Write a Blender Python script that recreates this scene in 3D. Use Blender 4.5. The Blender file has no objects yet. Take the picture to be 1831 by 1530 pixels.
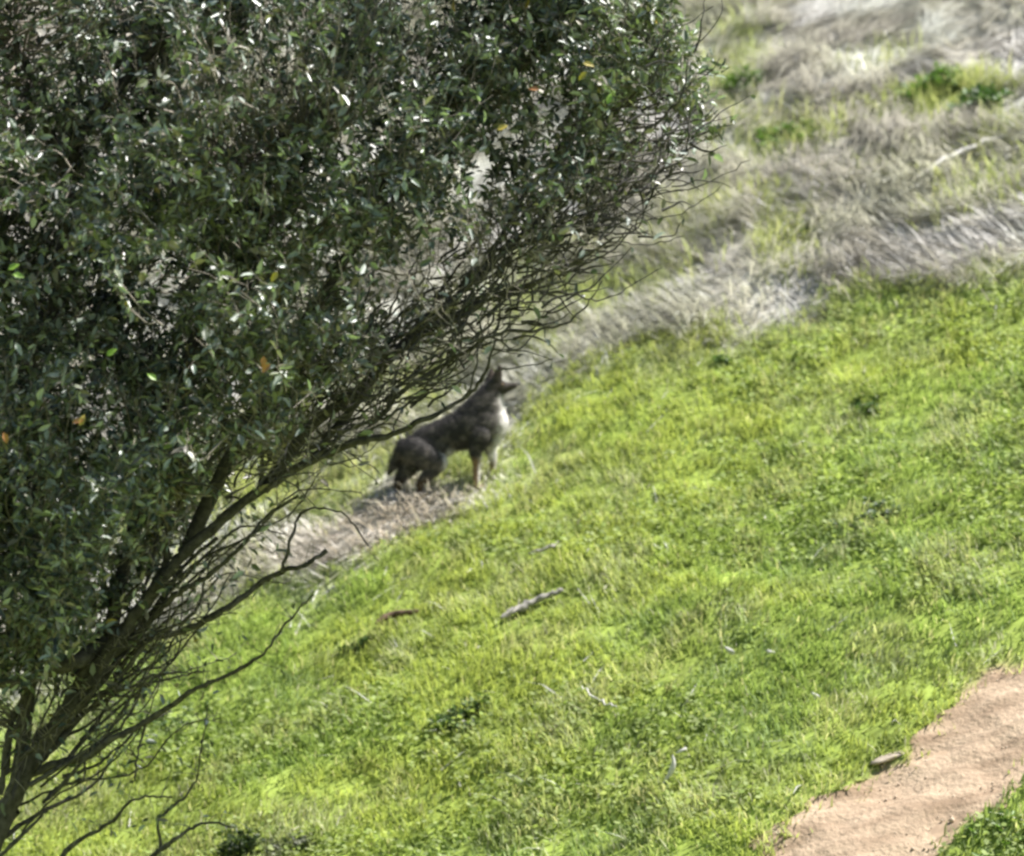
import bpy, math, random
import numpy as np
from mathutils import Vector, Matrix

random.seed(11)
rng = np.random.default_rng(11)
scene = bpy.context.scene
C = scene.collection

# ------------------------------------------------------------------ camera
cam_d = bpy.data.cameras.new('camera')
cam = bpy.data.objects.new('camera', cam_d)
C.objects.link(cam)
cam.location = (0, 0, 0)
cam.rotation_euler = (math.radians(90), 0, 0)
cam_d.sensor_width = 36
cam_d.lens = 120.0   # half width of the view = 0.15 of the distance
cam_d.clip_start = 0.1
cam_d.clip_end = 2000
cam_d.dof.use_dof = True
cam_d.dof.focus_distance = 18.6
cam_d.dof.aperture_fstop = 1.7
scene.camera = cam

# ------------------------------------------------------------------ light
SUN = Vector((0.54, 0.10, 0.83)).normalized()
elev = math.asin(SUN.z)
azim = math.atan2(SUN.x, SUN.y)
world = bpy.data.worlds.new('World')
scene.world = world
world.use_nodes = True
wn = world.node_tree
sky = wn.nodes.new('ShaderNodeTexSky')
sky.sky_type = 'NISHITA'
sky.sun_disc = False
sky.sun_elevation = elev
sky.sun_rotation = azim
wn.links.new(sky.outputs[0], wn.nodes['Background'].inputs[0])
wn.nodes['Background'].inputs[1].default_value = 0.062
sl = bpy.data.lights.new('sun', 'SUN')
sl.energy = 5.0
sl.angle = math.radians(0.5)
sl.color = (1.0, 0.97, 0.92)
so = bpy.data.objects.new('sun', sl)
C.objects.link(so)
so.rotation_euler = SUN.to_track_quat('Z', 'Y').to_euler()
scene.view_settings.view_transform = 'Standard'
scene.view_settings.look = 'None'
scene.view_settings.gamma = 1
scene.view_settings.exposure = 1.32
scene.render.engine = 'CYCLES'
scene.cycles.max_bounces = 6
scene.cycles.pixel_filter_type = 'BLACKMAN_HARRIS'
scene.cycles.filter_width = 2.8
scene.cycles.transparent_max_bounces = 4

# ------------------------------------------------------------------ helpers
K = 0.15 / 915.5


def tag(o, label=None, cat=None, group=None, kind=None):
    if label: o['label'] = label
    if cat: o['category'] = cat
    if group: o['group'] = group
    if kind: o['kind'] = kind
    return o


def empty(name, loc, label=None, cat=None, group=None):
    o = bpy.data.objects.new(name, None)
    o.empty_display_size = 0.1
    C.objects.link(o)
    o.location = loc
    return tag(o, label, cat, group)


def place_child(o, parent):
    if parent is not None:
        o.parent = parent
        o.matrix_parent_inverse = Matrix.LocRotScale(parent.location, parent.rotation_euler, parent.scale).inverted()


def mesh_np(name, co, faces, mat, parent=None, col=None, smooth=False):
    """co (N,3); faces (M,3) or (M,4) array, or list of arrays"""
    me = bpy.data.meshes.new(name)
    if not isinstance(faces, list):
        faces = [faces]
    faces = [np.asarray(f, dtype=np.int32) for f in faces if len(f)]
    co = np.asarray(co, dtype=np.float32)
    nl = sum(f.size for f in faces)
    npoly = sum(len(f) for f in faces)
    me.vertices.add(len(co))
    me.vertices.foreach_set('co', co.ravel())
    me.loops.add(nl)
    me.loops.foreach_set('vertex_index', np.concatenate([f.ravel() for f in faces]))
    me.polygons.add(npoly)
    tot = np.concatenate([np.full(len(f), f.shape[1], dtype=np.int32) for f in faces])
    st = np.concatenate([[0], np.cumsum(tot)[:-1]]).astype(np.int32)
    me.polygons.foreach_set('loop_start', st)
    me.update(calc_edges=True)
    if smooth:
        me.polygons.foreach_set('use_smooth', np.ones(npoly, dtype=bool))
    if col is not None:
        at = me.color_attributes.new('tint', 'FLOAT_COLOR', 'POINT')
        c4 = np.ones((len(co), 4), dtype=np.float32)
        c4[:, :3] = col
        at.data.foreach_set('color', c4.ravel())
    me.materials.append(mat)
    o = bpy.data.objects.new(name, me)
    C.objects.link(o)
    place_child(o, parent)
    return o


# value noise
def _h(ix, iy, s):
    n = (ix.astype(np.int64) * 374761393 + iy.astype(np.int64) * 668265263 + s * 1442695041) & 0x7fffffff
    n = ((n ^ (n >> 13)) * 1274126177) & 0x7fffffff
    n = (n ^ (n >> 16)) & 0xffff
    return n / 65535.0


def vnoise(x, y, s=0):
    x = np.asarray(x, dtype=float); y = np.asarray(y, dtype=float)
    ix = np.floor(x); iy = np.floor(y)
    fx = x - ix; fy = y - iy
    fx = fx * fx * (3 - 2 * fx); fy = fy * fy * (3 - 2 * fy)
    a = _h(ix, iy, s); b = _h(ix + 1, iy, s); c = _h(ix, iy + 1, s); d = _h(ix + 1, iy + 1, s)
    return (a * (1 - fx) + b * fx) * (1 - fy) + (c * (1 - fx) + d * fx) * fy


def fbm(x, y, s=0, o=3):
    r = 0; amp = 1; t = 0
    for i in range(o):
        r = r + amp * vnoise(x * 2 ** i, y * 2 ** i, s + 17 * i); t += amp; amp *= 0.5
    return r / t


def ss(a, b, x):
    t = np.clip((x - a) / (b - a), 0, 1)
    return t * t * (3 - 2 * t)


# ------------------------------------------------------------------ terrain
A_, B_ = 0.30, 0.45
Z0 = -0.293


def base_h(x, y):
    x = np.asarray(x, dtype=float); y = np.asarray(y, dtype=float)
    g = B_ * (y - 25)
    t = np.clip(17 - y, 0, 17)
    g = np.where(y < 17, B_ * (-8) - B_ * t + 0.0340 * t * t, g)
    g = np.where(y < 0, B_ * (-8) - B_ * 17 + 0.0340 * 289 + 0.1 * np.minimum(-y, 60), g)
    g = np.where(y > 48, B_ * 23 + B_ * 40 * np.tanh((y - 48) / 40), g)
    return Z0 + A_ * 30 * np.tanh(x / 30) + g


PATH_UP = np.array([(900, 1850), (1100, 1740), (1250, 1640), (1380, 1530), (1450, 1470), (1560, 1395), (1620, 1345), (1690, 1290), (1740, 1230), (1790, 1185), (1831, 1165), (1950, 1100), (2200, 1010)], float)
PATH_LO = np.array([(1250, 1850), (1450, 1740), (1600, 1630), (1690, 1530), (1740, 1470), (1790, 1420), (1831, 1385), (1950, 1310), (2200, 1210)], float)


def proj(x, y, z):
    return 915.5 + x / y / K, 765 - z / y / K


def path_mask(x, y):
    """>0 on the path, in metres-ish from the edge"""
    z = base_h(x, y)
    px, py = proj(x, np.maximum(y, 5), z)
    up = np.interp(px, PATH_UP[:, 0], PATH_UP[:, 1])
    lo = np.interp(px, PATH_LO[:, 0], PATH_LO[:, 1])
    n = (fbm(x * 2.2, y * 2.2, 5, 4) - 0.5) * 80 + (fbm(x * 7, y * 7, 6, 4) - 0.5) * 85
    m = np.minimum(py - up + 6 + n, lo - py + (fbm(x * 2.2, y * 2.2, 9, 3) - 0.5) * 60 + (fbm(x * 7, y * 7, 7, 4) - 0.5) * 75)
    return np.where((px > 900) & (px < 2200) & (y > 12), m, -999) * 0.0035


def H(x, y):
    x = np.asarray(x, dtype=float); y = np.asarray(y, dtype=float)
    z = base_h(x, y)
    w = ss(10, 16, y)
    z = z + w * (fbm(x * 0.55 + 3, y * 0.4, 1, 3) - 0.5) * 0.20
    z = z + w * (fbm(x * 1.5 + 0.9 * y, y * 2.0 - 0.5 * x, 2, 3) - 0.5) * (0.12 + 0.07 * ss(25.5, 28, y - 0.6 * x))
    z = z - ss(-0.03, 0.08, path_mask(x, y)) * 0.035
    return z


def hit(px, py):
    dx = (px - 915.5) * K; dz = -(py - 765) * K
    lo, hi = 12.0, 70.0
    ys = np.linspace(lo, hi, 600)
    d = dz * ys - H(dx * ys, ys)
    i = int(np.argmax(d < 0))
    if i == 0: i = 1
    a, b = ys[i - 1], ys[i]
    for _ in range(25):
        m = 0.5 * (a + b)
        if dz * m - float(H(dx * m, m)) > 0: a = m
        else: b = m
    y = 0.5 * (a + b)
    return np.array([dx * y, y, float(H(dx * y, y))])


def pt(px, py, y):
    return np.array([(px - 915.5) * K * y, y, -(py - 765) * K * y])


# green / dry cover, from the photo's layout
BX = np.array([-900, 0, 350, 560, 700, 800, 870, 895, 930, 1000, 1200, 1440, 1831, 2600], float)
BY = np.array([1500, 1290, 1120, 1030, 1000, 945, 850, 790, 725, 700, 645, 575, 478, 330], float)
GPATCH = [(610, 900, 130, 55, 1.4), (500, 880, 160, 60, 1.2), (820, 835, 90, 40, 1.3), (680, 850, 60, 50, 1.2), (760, 740, 60, 50, .6), (720, 685, 110, 34, .6), (1040, 510, 150, 70, .6), (1310, 130, 50, 80, .9), (1340, 240, 60, 40, .5),
          (1410, 250, 100, 34, .9), (1400, 410, 60, 70, .65), (1420, 480, 50, 40, .6), (1690, 175, 140, 30, 1.1), (1790, 235, 110, 30, .9),
          (1250, 390, 90, 50, .5), (1740, 350, 120, 50, .35), (1560, 300, 90, 30, .4), (930, 640, 90, 40, .5), (300, 900, 260, 90, .6),
          (1160, 500, 90, 50, .5), (1560, 110, 80, 20, .3), (1300, 20, 120, 20, .4), (380, 1060, 150, 60, .5)]


def cover(x, y):
    """0 = dry thatch, 1 = lush green"""
    px, py = proj(x, np.maximum(y, 5), base_h(x, y))
    b = np.interp(px, BX, BY)
    n = fbm(x * 1.5, y * 1.2, 21, 4) - 0.5
    g = ss(-70, 45, py - b + n * 190)
    up = np.zeros_like(g)
    for cx, cy, rx, ry, s in GPATCH:
        d = ((px - cx) / rx) ** 2 + ((py - cy + 0.25 * (px - cx)) / ry) ** 2
        up = np.maximum(up, s * np.exp(-d * 0.9))
    up = np.clip(up * 1.05 + n * 1.1 * (up + 0.08) - 0.06, 0, 1)
    st = np.exp(-(((px - 655) / 190) ** 2 + ((py - 950 + .36 * (px - 655)) / 42) ** 4)) * ss(-.35, .1, n + .25)
    st2 = np.exp(-(((px - 375) / 110) ** 2 + ((py - 1065 + .5 * (px - 375)) / 30) ** 4)) * .7
    st3 = np.exp(-(((px - 745) / 75) ** 2 + ((py - 893) / 26) ** 2))
    st = np.clip(np.maximum(np.maximum(st, st2), st3) * 1.15, 0, 1)
    g = g * (1 - st)
    return np.maximum(g, up * 0.9) * (1 - .93 * st), g


# ------------------------------------------------------------------ materials
def new_mat(name):
    m = bpy.data.materials.new(name)
    m.use_nodes = True
    nt = m.node_tree
    return m, nt, nt.nodes['Principled BSDF'], nt.nodes['Material Output']


def noise_node(nt, scale, detail=4, vec=None):
    n = nt.nodes.new('ShaderNodeTexNoise')
    n.inputs['Scale'].default_value = scale
    n.inputs['Detail'].default_value = detail
    if vec is None:
        tc = nt.nodes.new('ShaderNodeTexCoord'); vec = tc.outputs['Object']
    nt.links.new(vec, n.inputs['Vector'])
    return n


def tint_mat(name, rough=0.7, spec=0.3, transl=0.0, var=0.35, nscale=14, tcol=(1.0, 1.1, 0.5), bump=0.0, tint=True, color=(0.5, 0.5, 0.5)):
    """colour = tint attribute (or a fixed colour) x soft procedural variation; optional thin-leaf translucency"""
    m, nt, b, out = new_mat(name)
    if tint:
        at = nt.nodes.new('ShaderNodeAttribute'); at.attribute_name = 'tint'
        src = at.outputs['Color']
    else:
        rgb = nt.nodes.new('ShaderNodeRGB'); rgb.outputs[0].default_value = (*color, 1)
        src = rgb.outputs[0]
    n = noise_node(nt, nscale)
    mr = nt.nodes.new('ShaderNodeMapRange')
    mr.inputs['From Min'].default_value = 0.3; mr.inputs['From Max'].default_value = 0.7
    mr.inputs['To Min'].default_value = 1 - var; mr.inputs['To Max'].default_value = 1 + var
    nt.links.new(n.outputs['Fac'], mr.inputs['Value'])
    mx = nt.nodes.new('ShaderNodeVectorMath'); mx.operation = 'SCALE'
    nt.links.new(src, mx.inputs[0]); nt.links.new(mr.outputs[0], mx.inputs['Scale'])
    nt.links.new(mx.outputs[0], b.inputs['Base Color'])
    b.inputs['Roughness'].default_value = rough
    b.inputs['Specular IOR Level'].default_value = spec
    if bump:
        bp = nt.nodes.new('ShaderNodeBump'); bp.inputs['Strength'].default_value = bump
        n2 = noise_node(nt, nscale * 4, 6)
        nt.links.new(n2.outputs['Fac'], bp.inputs['Height'])
        nt.links.new(bp.outputs[0], b.inputs['Normal'])
    if transl > 0:
        tr = nt.nodes.new('ShaderNodeBsdfTranslucent')
        vm = nt.nodes.new('ShaderNodeVectorMath'); vm.operation = 'MULTIPLY'
        vm.inputs[1].default_value = tcol
        nt.links.new(mx.outputs[0], vm.inputs[0])
        nt.links.new(vm.outputs[0], tr.inputs['Color'])
        ms = nt.nodes.new('ShaderNodeMixShader'); ms.inputs[0].default_value = transl
        nt.links.new(b.outputs[0], ms.inputs[1]); nt.links.new(tr.outputs[0], ms.inputs[2])
        nt.links.new(ms.outputs[0], out.inputs['Surface'])
    return m


M_ground = tint_mat('soil_and_thatch', 0.95, 0.1, 0, 0.35, 9, bump=0.5)
M_grass = tint_mat('green_blades', 0.6, 0.2, 0.48, 0.2, 3, (1.2, 1.2, 0.75))
M_dry = tint_mat('dry_blades', 0.8, 0.2, 0.25, 0.2, 3, (1.1, 1.05, 0.9))
M_leaf = tint_mat('evergreen_leaves', 0.40, 0.7, 0.14, 0.25, 6, (1.2, 1.6, 0.6))
M_bark = tint_mat('grey_bark', 0.9, 0.2, 0, 0.55, 26, bump=0.9, tint=False, color=(0.066, 0.060, 0.056))
M_twig = tint_mat('pale_twig_bark', 0.8, 0.3, 0, 0.5, 5, tint=False, color=(0.22, 0.195, 0.165))
M_fur = tint_mat('fur', 0.75, 0.2, 0, 0.25, 30)
M_weed = tint_mat('weed_leaves', 0.5, 0.35, 0.25, 0.25, 12, (1.2, 1.5, 0.5))

# path dirt
M_path, nt, b, _ = new_mat('path_dirt')
tc = nt.nodes.new('ShaderNodeTexCoord')
mp = nt.nodes.new('ShaderNodeMapping'); mp.inputs['Rotation'].default_value = (0, 0, math.radians(-35)); mp.inputs['Scale'].default_value = (0.6, 2.2, 1)
nt.links.new(tc.outputs['Object'], mp.inputs[0])
n1 = noise_node(nt, 3.2, 8, mp.outputs[0])
cr = nt.nodes.new('ShaderNodeValToRGB')
cr.color_ramp.elements[0].position = 0.32; cr.color_ramp.elements[0].color = (0.23, 0.165, 0.11, 1)
cr.color_ramp.elements[1].position = 0.66; cr.color_ramp.elements[1].color = (0.44, 0.335, 0.235, 1)
nt.links.new(n1.outputs['Fac'], cr.inputs[0]); nt.links.new(cr.outputs[0], b.inputs['Base Color'])
b.inputs['Roughness'].default_value = 0.95; b.inputs['Specular IOR Level'].default_value = 0.1
n2 = noise_node(nt, 30, 8)
bp = nt.nodes.new('ShaderNodeBump'); bp.inputs['Strength'].default_value = 0.6; bp.inputs['Distance'].default_value = 0.03
nt.links.new(n2.outputs['Fac'], bp.inputs['Height']); nt.links.new(bp.outputs[0], b.inputs['Normal'])

# ------------------------------------------------------------------ ground sheet


def axis(fine0, fine1, step, lo, hi, growth=1.25):
    a = list(np.arange(fine0, fine1, step))
    s = step; v = a[-1]
    while v < hi:
        s *= growth; v += s; a.append(v)
    s = step; v = a[0]; pre = []
    while v > lo:
        s *= growth; v -= s; pre.append(v)
    return np.array(pre[::-1] + a)


gx = axis(-8.5, 8.5, 0.055, -160, 160)
gy = axis(15.0, 44.0, 0.065, -60, 320)
X, Y = np.meshgrid(gx, gy)
Z = H(X, Y)
nx, ny = len(gx), len(gy)
idx = np.arange(nx * ny).reshape(ny, nx)
faces = np.stack([idx[:-1, :-1], idx[:-1, 1:], idx[1:, 1:], idx[1:, :-1]], -1).reshape(-1, 4)
cv, _g = cover(X.ravel(), Y.ravel())
patch = fbm(X.ravel() * 1.3, Y.ravel() * 1.3, 33, 3)[:, None]
gcol = np.array([0.22, 0.28, 0.06]) * (0.7 + 0.6 * patch)
dcol = np.array([0.38, 0.36, 0.31]) * (0.7 + 0.6 * patch)
gc = dcol + (gcol - dcol) * cv[:, None]
pm = path_mask(X.ravel(), Y.ravel())
soil = np.array([0.30, 0.22, 0.15])
gc = gc + (soil - gc) * ss(-0.02, 0.06, pm)[:, None]
ground = mesh_np('ground', np.stack([X.ravel(), Y.ravel(), Z.ravel()], -1), faces, M_ground, None, gc, True)
tag(ground, kind='structure')

# ------------------------------------------------------------------ path sheet
px_ = np.arange(-1.5, 6.5, 0.035); py_ = np.arange(13.5, 23.5, 0.035)
X, Y = np.meshgrid(px_, py_)
pmk = path_mask(X, Y)
Zp = H(X, Y) + 0.006 + (fbm(X * 3 + 1.5 * Y, Y * 6, 41, 4) - 0.5) * 0.09 + (fbm(X * 13, Y * 13, 43, 2) - 0.5) * .02 * ss(0, 0.15, pmk) + 0.012 * ss(0, .1, pmk) - 0.02 * ss(0.03, -0.05, pmk)
idx = np.arange(X.size).reshape(X.shape)
f = np.stack([idx[:-1, :-1], idx[:-1, 1:], idx[1:, 1:], idx[1:, :-1]], -1).reshape(-1, 4)
keep = (pmk[:-1, :-1] > -0.06).ravel()
f = f[keep]
used, inv = np.unique(f.ravel(), return_inverse=True)
co = np.stack([X.ravel(), Y.ravel(), Zp.ravel()], -1)[used]
path = mesh_np('path', co, inv.reshape(-1, 4), M_path, None, None, True)
tag(path, kind='structure')

# ------------------------------------------------------------------ grass


def blades(x, y, length, width, az, lean, col, name, mat, curl=0.6, zoff=0.0):
    """two-segment tapered blades; lean = tilt from upright at the base (rad)"""
    n = len(x)
    z = H(x, y) + zoff
    d = np.stack([np.cos(az), np.sin(az), np.zeros(n)], -1)
    up = np.array([0, 0, 1.0])
    # blade width across: mix of perpendicular to lean and random
    wa = az + math.pi / 2 + rng.normal(0, 0.5, n)
    w = np.stack([np.cos(wa), np.sin(wa), np.zeros(n)], -1) * width[:, None] * 0.5
    base = np.stack([x, y, z], -1)
    l1 = lean; l2 = lean + curl * rng.uniform(0.3, 1.4, n)
    mid = base + (d * np.sin(l1)[:, None] + up * np.cos(l1)[:, None]) * (length * 0.5)[:, None]
    tip = mid + (d * np.sin(l2)[:, None] + up * np.cos(l2)[:, None]) * (length * 0.5)[:, None]
    # follow the slope for lying blades
    for p in (mid, tip):
        gz = H(p[:, 0], p[:, 1]) + 0.006 + zoff * 0.5
        p[:, 2] = np.maximum(p[:, 2], gz + 0.004 * rng.random(n))
    co = np.stack([base - w, base + w, mid + w * 0.8, mid - w * 0.8, tip], 1).reshape(-1, 3)
    i = np.arange(n) * 5
    q = np.stack([i, i + 1, i + 2, i + 3], -1)
    t = np.stack([i + 3, i + 2, i + 4], -1)
    c = np.repeat(col, 5, axis=0)
    return mesh_np(name, co, [q, t], mat, None, c)


def sample_ground(n, y0, y1, side, seed):
    r = np.random.default_rng(seed)
    # uniform over the wedge
    u = r.random(n)
    y = np.sqrt(y0 ** 2 + u * (y1 ** 2 - y0 ** 2))
    x = (r.random(n) * 2 - 1) * (0.15 * y + side)
    return x, y


# --- green blades
x, y = sample_ground(700000, 16.3, 40.0, 0.7, 3)
cv, g = cover(x, y)
pm = path_mask(x, y)
tuft = fbm(x * 7, y * 7, 51, 2)
dens = np.where(g > 0.3, 0.95, 1.0 * cv ** 1.1) * ss(0.03, -0.02, pm + (rng.random(len(x)) - .5) * 0.06)
dens *= 0.45 + 0.9 * ss(0.25, 0.6, tuft)
dens = np.maximum(dens, 0.10 * (pm < 0.13) * (g > .3))
dens *= ss(37, 22, y) * 0.55 + 0.45
k = rng.random(len(x)) < dens
x = x[k]; y = y[k]; cv = cv[k]; g = g[k]; tuft = tuft[k]
n = len(x)
print('green blades', n)
pn = fbm(x * 0.8 + 0.5 * y, y * 1.0, 61, 3)
pn2 = fbm(x * 2.6 + 7, y * 2.6, 63, 3)
hgt = rng.uniform(0.035, 0.10, n) * (0.5 + 1.0 * tuft) * (0.7 + 0.8 * pn2) * (1 + 1.3 * (1 - g) * ss(24, 28, y))
wid = rng.uniform(0.006, 0.014, n)
az = fbm(x * 1.4, y * 1.4, 71, 2) * 9 + rng.normal(0, 1.1, n)
lean = np.abs(rng.normal(0.5, 0.45, n))
c_y = np.array([0.325, 0.39, 0.085]); c_g = np.array([0.195, 0.30, 0.065]); c_p = np.array([0.39, 0.42, 0.23])
t1 = ss(0.40, 0.60, pn)[:, None]; t2 = ss(0.50, 0.72, pn2)[:, None]
col = c_g + (c_y - c_g) * t1
col = col + (c_p - col) * (0.30 + t2 * 0.5)
col = col + (c_p * 0.95 - col) * ((1 - g)[:, None] * 0.65)
straw = (rng.random(n) < 0.05 + 0.12 * ss(.45, .7, pn2))[:, None]
col = np.where(straw, np.array([0.50, 0.49, 0.32]), col)
col = col * rng.uniform(0.75, 1.2, n)[:, None]
col = np.clip(col, 0, 0.7)
tag(blades(x, y, hgt, wid, az, lean, col, 'grass', M_grass),
    'short bright green grass covering the lower slope above the dirt path', 'grass', kind='stuff')

# --- round-leaved ground cover in drifts between the blades
x, y = sample_ground(85000, 16.3, 30.0, 0.6, 13)
cv2, g2 = cover(x, y)
dr = fbm(x * 1.1 + 4, y * 1.3 + .6 * x, 141, 4)
k = (rng.random(len(x)) < ss(0.48, 0.6, dr)) & (g2 > .6) & (path_mask(x, y) < -.01)
x = x[k]; y = y[k]; n = len(x)
p0 = np.stack([x, y, H(x, y) + rng.uniform(.02, .085, n)], -1)
a1 = rng.normal(0, 1, (n, 3)); a1[:, 2] *= .35; a1 /= np.linalg.norm(a1, axis=1)[:, None]
nn_ = np.array([-.1, -.25, 1.0]) + rng.normal(0, .35, (n, 3))
b1 = np.cross(nn_, a1); b1 /= np.linalg.norm(b1, axis=1)[:, None]
sz = rng.uniform(.010, .022, n)[:, None]
co = np.stack([p0 - a1 * sz, p0 - a1 * sz * .3 + b1 * sz * .9, p0 + a1 * sz * .7 + b1 * sz * .6, p0 + a1 * sz * 1.05, p0 + a1 * sz * .7 - b1 * sz * .6, p0 - a1 * sz * .3 - b1 * sz * .9], 1).reshape(-1, 3)
i = np.arange(n) * 6
cw = (np.array([.24, .32, .085]) + (np.array([.36, .41, .19]) - np.array([.24, .32, .085])) * rng.random((n, 1))) * rng.uniform(.8, 1.2, (n, 1))
o = mesh_np('ground_cover', co, [np.stack([i, i + 1, i + 4, i + 5], -1), np.stack([i + 1, i + 2, i + 3, i + 4], -1)], M_grass, None, np.repeat(cw, 6, axis=0))
tag(o, 'low round-leaved green plants growing in drifts among the grass', 'ground cover', kind='stuff')

# --- dry thatch: long, matted, swept blades
x, y = sample_ground(420000, 18.0, 44.0, 0.9, 5)
cv, g = cover(x, y)
pm = path_mask(x, y)
mat_n = fbm(x * 2.2, y * 2.2, 81, 3)
dens = (1 - np.clip(g, 0, 1)) * (1 - 0.96 * np.clip(cv * 1.1, 0, 1)) + 0.004 * g
dens *= 0.6 + 0.8 * ss(0.3, 0.6, mat_n)
dens *= (pm < -0.03)
k = rng.random(len(x)) < dens
x = x[k]; y = y[k]; cv = cv[k]; g = g[k]; mat_n = mat_n[k]
n = len(x)
print('dry blades', n)
az = 0.35 + (fbm(x * 1.3 + 2, y * 1.1, 91, 3) - 0.5) * 6 + rng.normal(0, 0.38, n) + math.pi * (rng.random(n) < ss(.4, .6, fbm(x * .9, y * .9, 92, 2)))
lean = np.clip(rng.normal(1.28, 0.22, n), 0.1, 1.52)
ln = rng.uniform(0.12, 0.36, n) * (0.4 + 1.2 * mat_n)
wid = rng.uniform(0.007, 0.018, n)
qx, qy = proj(x, y, H(x, y))
near = np.exp(-(((qx - 850) / 70) ** 2 + ((qy - 855) / 45) ** 4))
ln *= 1 - 0.72 * near
ln *= 1 - .40 * np.exp(-(((qx - 660) / 210) ** 2 + ((qy - 950 + .35 * (qx - 660)) / 55) ** 2))
pn = fbm(x * 1.2, y * 1.2, 95, 3)[:, None]
col = np.array([0.60, 0.60, 0.53]) + (np.array([0.56, 0.545, 0.515]) - np.array([0.60, 0.60, 0.53])) * ss(0.4, 0.65, pn)
strip = np.exp(-(((qx - 660) / 210) ** 2 + ((qy - 950 + .35 * (qx - 660)) / 55) ** 2))[:, None]
col = col + (np.array([.66, .60, .53]) - col) * strip
col = col * rng.uniform(0.6, 1.2, n)[:, None]
tag(blades(x, y, ln, wid, az, lean, col, 'dry_grass', M_dry, 0.35, 0.015),
    'matted grey straw-coloured dry grass on the upper slope behind the animal', 'dry grass', kind='stuff')

# ------------------------------------------------------------------ tubes


class Tubes:
    def __init__(self, sides=5):
        self.co = []; self.f = []; self.n = 0; self.s = sides; self.keep_out = None

    def add(self, P, R):
        P = np.asarray(P, float); R = np.asarray(R, float)
        if self.keep_out is not None:
            a_, b_ = proj(P[:, 0], P[:, 1], P[:, 2])
            if self.keep_out(a_, b_).any(): return
        m = len(P)
        T = np.gradient(P, axis=0)
        T /= np.linalg.norm(T, axis=1)[:, None] + 1e-9
        ref = np.array([0.31, 0.87, 0.38])
        U = np.cross(T, ref); U /= np.linalg.norm(U, axis=1)[:, None] + 1e-9
        V = np.cross(T, U)
        a = np.linspace(0, 2 * math.pi, self.s, endpoint=False)
        ring = P[:, None, :] + R[:, None, None] * (np.cos(a)[None, :, None] * U[:, None, :] + np.sin(a)[None, :, None] * V[:, None, :])
        self.co.append(ring.reshape(-1, 3))
        i = np.arange(m - 1)[:, None] * self.s; j = np.arange(self.s)[None, :]; j2 = (j + 1) % self.s
        q = np.stack([i + j, i + j2, i + self.s + j2, i + self.s + j], -1).reshape(-1, 4) + self.n
        self.f.append(q)
        self.n += m * self.s

    def build(self, name, mat, parent=None):
        return mesh_np(name, np.concatenate(self.co), np.concatenate(self.f), mat, parent, None, True)


def smooth_line(P, per=6, jit=0.0):
    P = np.asarray(P, float)
    if len(P) < 3:
        t = np.linspace(0, 1, per)[:, None]
        Q = P[0] * (1 - t) + P[-1] * t
    else:
        E = np.vstack([2 * P[0] - P[1], P, 2 * P[-1] - P[-2]])
        out = []
        for i in range(1, len(E) - 2):
            p0, p1, p2, p3 = E[i - 1], E[i], E[i + 1], E[i + 2]
            for t in np.linspace(0, 1, per, endpoint=False):
                out.append(0.5 * ((2 * p1) + (-p0 + p2) * t + (2 * p0 - 5 * p1 + 4 * p2 - p3) * t * t + (-p0 + 3 * p1 - 3 * p2 + p3) * t ** 3))
        out.append(E[-2])
        Q = np.array(out)
    if jit:
        j = rng.normal(0, jit, Q.shape); j[0] = 0
        Q = Q + j
    return Q


# ------------------------------------------------------------------ oak tree
tb = np.array([-4.15, 18.7, 0.0]); tb[2] = float(H(tb[0], tb[1]))
oak = empty('oak_tree', tb, 'large grey-limbed evergreen tree with dense small leaves leaning over the slope from the left', 'tree')
# trunk below the frame, up to the lower left corner of the picture
trunk_top = pt(20, 1440, 18.6)
TP = smooth_line([tb - [0.1, 0, 0.3], tb + [0.12, 0, 0.5], tb + [0.55, -0.05, 1.4], trunk_top], 8, 0.008)
t_ = Tubes(12); t_.add(TP, np.linspace(0.19, 0.066, len(TP)) + 0.12 * np.exp(-np.linspace(0, 8, len(TP)))); t_.build('trunk', M_bark, oak)

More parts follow.
